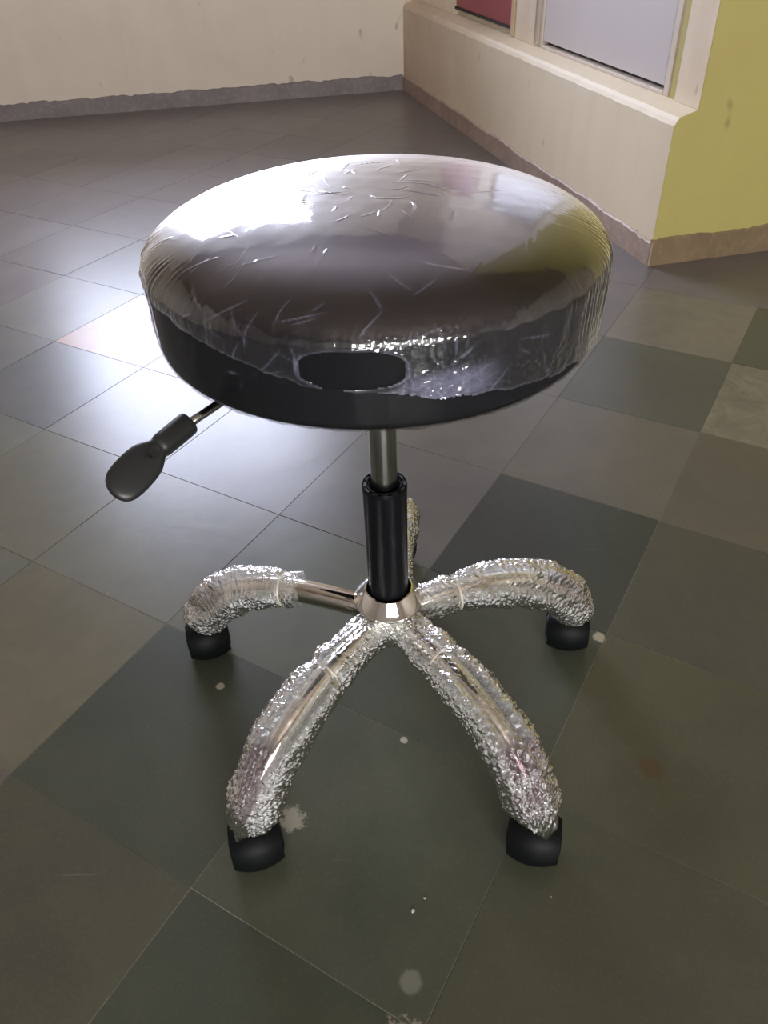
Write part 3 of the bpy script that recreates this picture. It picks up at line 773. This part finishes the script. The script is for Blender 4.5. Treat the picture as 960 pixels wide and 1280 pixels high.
# casters
def make_caster(phi, yaw, trail):
    base = Matrix.Rotation(phi, 4, 'Z') @ Matrix.Translation((.268, 0, 0))
    root_m = Matrix.Translation(base.translation + Vector((*trail, 0))) @ Matrix.Rotation(yaw, 4, 'Z')
    wr_ = .0255; axis = Matrix.Rotation(PI / 2, 4, 'Y')         # wheel axis along local x
    # hood: barrel shell covering the front, the top and the back of the wheels
    ns, na = 25, 40
    xs = np.linspace(-.0285, .0285, ns); AN = np.linspace(math.radians(-50), math.radians(200), na)
    V = []
    for rin in (0, 1):
        rad = (.0318 - 9.0 * xs ** 2 * 1.0) - .0018 * rin
        V.append(np.stack([xs[:, None] + 0 * AN, rad[:, None] * -np.cos(AN), .0258 + rad[:, None] * np.sin(AN)], -1))
    # angle 0 faces local -y (towards the viewer), 90 deg is up
    V = np.array(V); Fg = grid_faces(ns, na, wrap_v=False)
    n0 = ns * na; faces = [Fg, Fg[:, ::-1] + n0]
    edge = []
    ring = [i * na for i in range(ns)] + [(ns - 1) * na + j for j in range(1, na)] + [i * na + na - 1 for i in range(ns - 2, -1, -1)] + [j for j in range(na - 2, 0, -1)]
    for a, b in zip(ring, ring[1:] + ring[:1]): edge.append([a, b, b + n0, a + n0])
    me = mesh_np('caster', V.reshape(-1, 3), np.vstack(faces + [np.array(edge)]))
    bm = bmesh.new(); bm.from_mesh(me)
    # side cheeks of the hood
    bmesh.ops.recalc_face_normals(bm, faces=bm.faces); bm.to_mesh(me); bm.free()
    c = link('caster', me, M_plastic_dull, P_, True); me.set_sharp_from_angle(angle=math.radians(50)); c.matrix_local = root_m
    for sgn in (-1, 1):
        pr = [(0, sgn * .004), (wr_ - .002, sgn * .004), (wr_, sgn * .006), (wr_, sgn * .020), (wr_ - .0012, sgn * .0235), (wr_ - .004, sgn * .0262), (.014, sgn * .0300), (.006, sgn * .0305), (0, sgn * .0305)]
        lathe('wheel', pr, M_plastic, c, 48, mtx=Matrix.Translation((0, 0, wr_)) @ axis, sharp=45)
    lathe('stem', [(0, .045), (.0055, .045), (.0055, .066), (0, .066)], M_steel, c, 20, mtx=root_m.to_3x3().inverted().to_4x4() @ Matrix.Translation(Vector((-trail[0], -trail[1], 0))))
    return c
PHI = [math.radians(-127.37 + 72 * k) for k in range(5)]
PHI[3] -= math.radians(2.5)
specs = [(0, .006, .25, 11, .34, -1.9), (1, .006, -.35, 23, .27, 1.8), (2, .010, -.95, 37, .20, 0.0), (3, .02, 0.0, 41, .35, 0.0), (4, .095, .85, 53, .10, 0.0)]
for (k, sb, vc, sd_, tf, bs) in specs:
    make_leg(k, PHI[k], sb, vc, sd_, tf, '', bs, True, tab=(k == 4))
for phi, yaw, tr in zip(PHI, [math.radians(a) for a in (14, -16, -10, 60, 16)], ((0, 0), (.001, 0), (-.002, .011), (-.004, 0), (-.011, .010))):
    make_caster(phi, yaw, tr)

# height lever
def S_(v): return Vector((v[0] - SX, v[1] - SY, v[2]))
A_, B_, C_, D_, E_ = (S_(p) for p in ((-.030, .640, .552), (-.124, .556, .547), (-.155, .5245, .541), (-.172, .507, .5375), (-.194, .472, .532)))
def tube_between(bm, p, q, r, seg=20):
    d = q - p; m = Matrix.Translation((p + q) / 2) @ d.to_track_quat('Z', 'Y').to_matrix().to_4x4()
    bmesh.ops.create_cone(bm, cap_ends=True, segments=seg, radius1=r, radius2=r, depth=d.length, matrix=m)
bm = bmesh.new(); tube_between(bm, A_, B_, .0036); tube_between(bm, B_, C_ + (C_ - B_) * .2, .0036)
lever = from_bm('lever', bm, M_steel, P_, True)
dirv = (E_ - C_).normalized(); sidev = Vector((0, 0, 1)).cross(dirv).normalized(); upv = dirv.cross(sidev) * 1.0
if upv.z < 0: upv = -upv
upv = (upv * .35 + Vector((.18, -.48, .34)).normalized()).normalized(); sidev = dirv.cross(upv).normalized(); upv = sidev.cross(dirv).normalized()
def handle_mesh():
    # stations along the handle: (distance from C, half width, half thickness)
    L = .094
    st = [(-.0045, .0088, .0088), (-.0042, .0094, .0094), (-.003, .0096, .0096), (.010, .0096, .0096), (.024, .0096, .0095), (.0275, .0092, .0090), (.0290, .0080, .0078), (.034, .0100, .0070), (.041, .0138, .0062), (.050, .0154, .0060),
          (.062, .0160, .0060), (.074, .0158, .0058), (.083, .0148, .0052), (.089, .0122, .0046), (.0925, .0088, .0036), (.0945, .0045, .0022), (.0950, .0010, .0010)]
    nv = 40; V = []
    for i, (x, w, h) in enumerate(st):
        for k in range(nv):
            a = 2 * PI * k / nv; e = .85
            cx = math.copysign(abs(math.cos(a)) ** e, math.cos(a)); sx = math.copysign(abs(math.sin(a)) ** e, math.sin(a))
            bend = -.0035 * max(0, (x - .03) / .06) ** 1.5
            lat = .004 * max(0, (x - .03) / .06)
            x_ = x if x < .028 else .028 + (x - .028) * .78
            V.append(C_ + dirv * x_ + sidev * (w * cx - lat) + upv * (h * sx + bend))
    n = len(st); fc = grid_faces(n, nv)
    me = mesh_np('lever_handle', [list(v) for v in V], fc)
    bm = bmesh.new(); bm.from_mesh(me)
    bm.verts.ensure_lookup_table()
    bm.faces.new([bm.verts[k] for k in range(nv)]); bm.faces.new([bm.verts[(n - 1) * nv + k] for k in range(nv)])
    bmesh.ops.recalc_face_normals(bm, faces=bm.faces); bm.to_mesh(me); bm.free(); return me
me = handle_mesh(); hd = link('lever_handle', me, M_grip, lever, True); me.set_sharp_from_angle(angle=math.radians(38)); 
m = hd.modifiers.new('s', 'SUBSURF'); m.levels = 1; m.render_levels = 1
# raised oval emblem with a lifting-seat mark
eb = bmesh.new()
oc = C_ + dirv * .0375 + upv * .0066 - sidev * .001
fr_e = Matrix((dirv, sidev, upv)).transposed().to_4x4(); fr_e.translation = oc
nr_ = 40
for k in range(nr_):
    a0, a1 = 2 * PI * k / nr_, 2 * PI * (k + 1) / nr_
    q = []
    for a in (a0, a1):
        for (dx, dz) in ((0, -.001), (.0, .0012), (-.0013, .0012), (-.0013, -.001)):
            q.append(eb.verts.new(fr_e @ Vector(((.0075 + dx) * math.cos(a), (.0055 + dx) * math.sin(a), dz))))
    for x in range(3): eb.faces.new((q[x], q[x + 1], q[x + 5], q[x + 4]))
box_bm(eb, (-.0028, -.0022, -.001), (-.0012, .0022, .0005), fr_e); box_bm(eb, (-.0012, -.0006, -.001), (.0026, .0006, .0005), fr_e); box_bm(eb, (.0022, -.0018, -.001), (.0034, .0018, .0005), fr_e)
from_bm('emblem', eb, M_grip, lever)

# crumbs of plaster on the floor, in front
def crumb(x, y, r, label):
    bm = bmesh.new(); bmesh.ops.create_icosphere(bm, subdivisions=1, radius=r)
    for v in bm.verts: v.co *= random.uniform(.7, 1.2); v.co.z *= .4
    zmin = min(v.co.z for v in bm.verts)
    o = from_bm('plaster_crumb', bm, mat_plain('crumb', (.5, .48, .40), .8)); o.location = (x, y, -zmin + .0003)
    tag(o, label, 'crumb')
crumb(0.0139, 0.3795, .0028, 'pale plaster crumb in front of the stool, larger and nearer the camera')
crumb(0.0275, 0.3925, .0018, 'tiny pale plaster crumb in front of the stool, smaller and nearer the column')
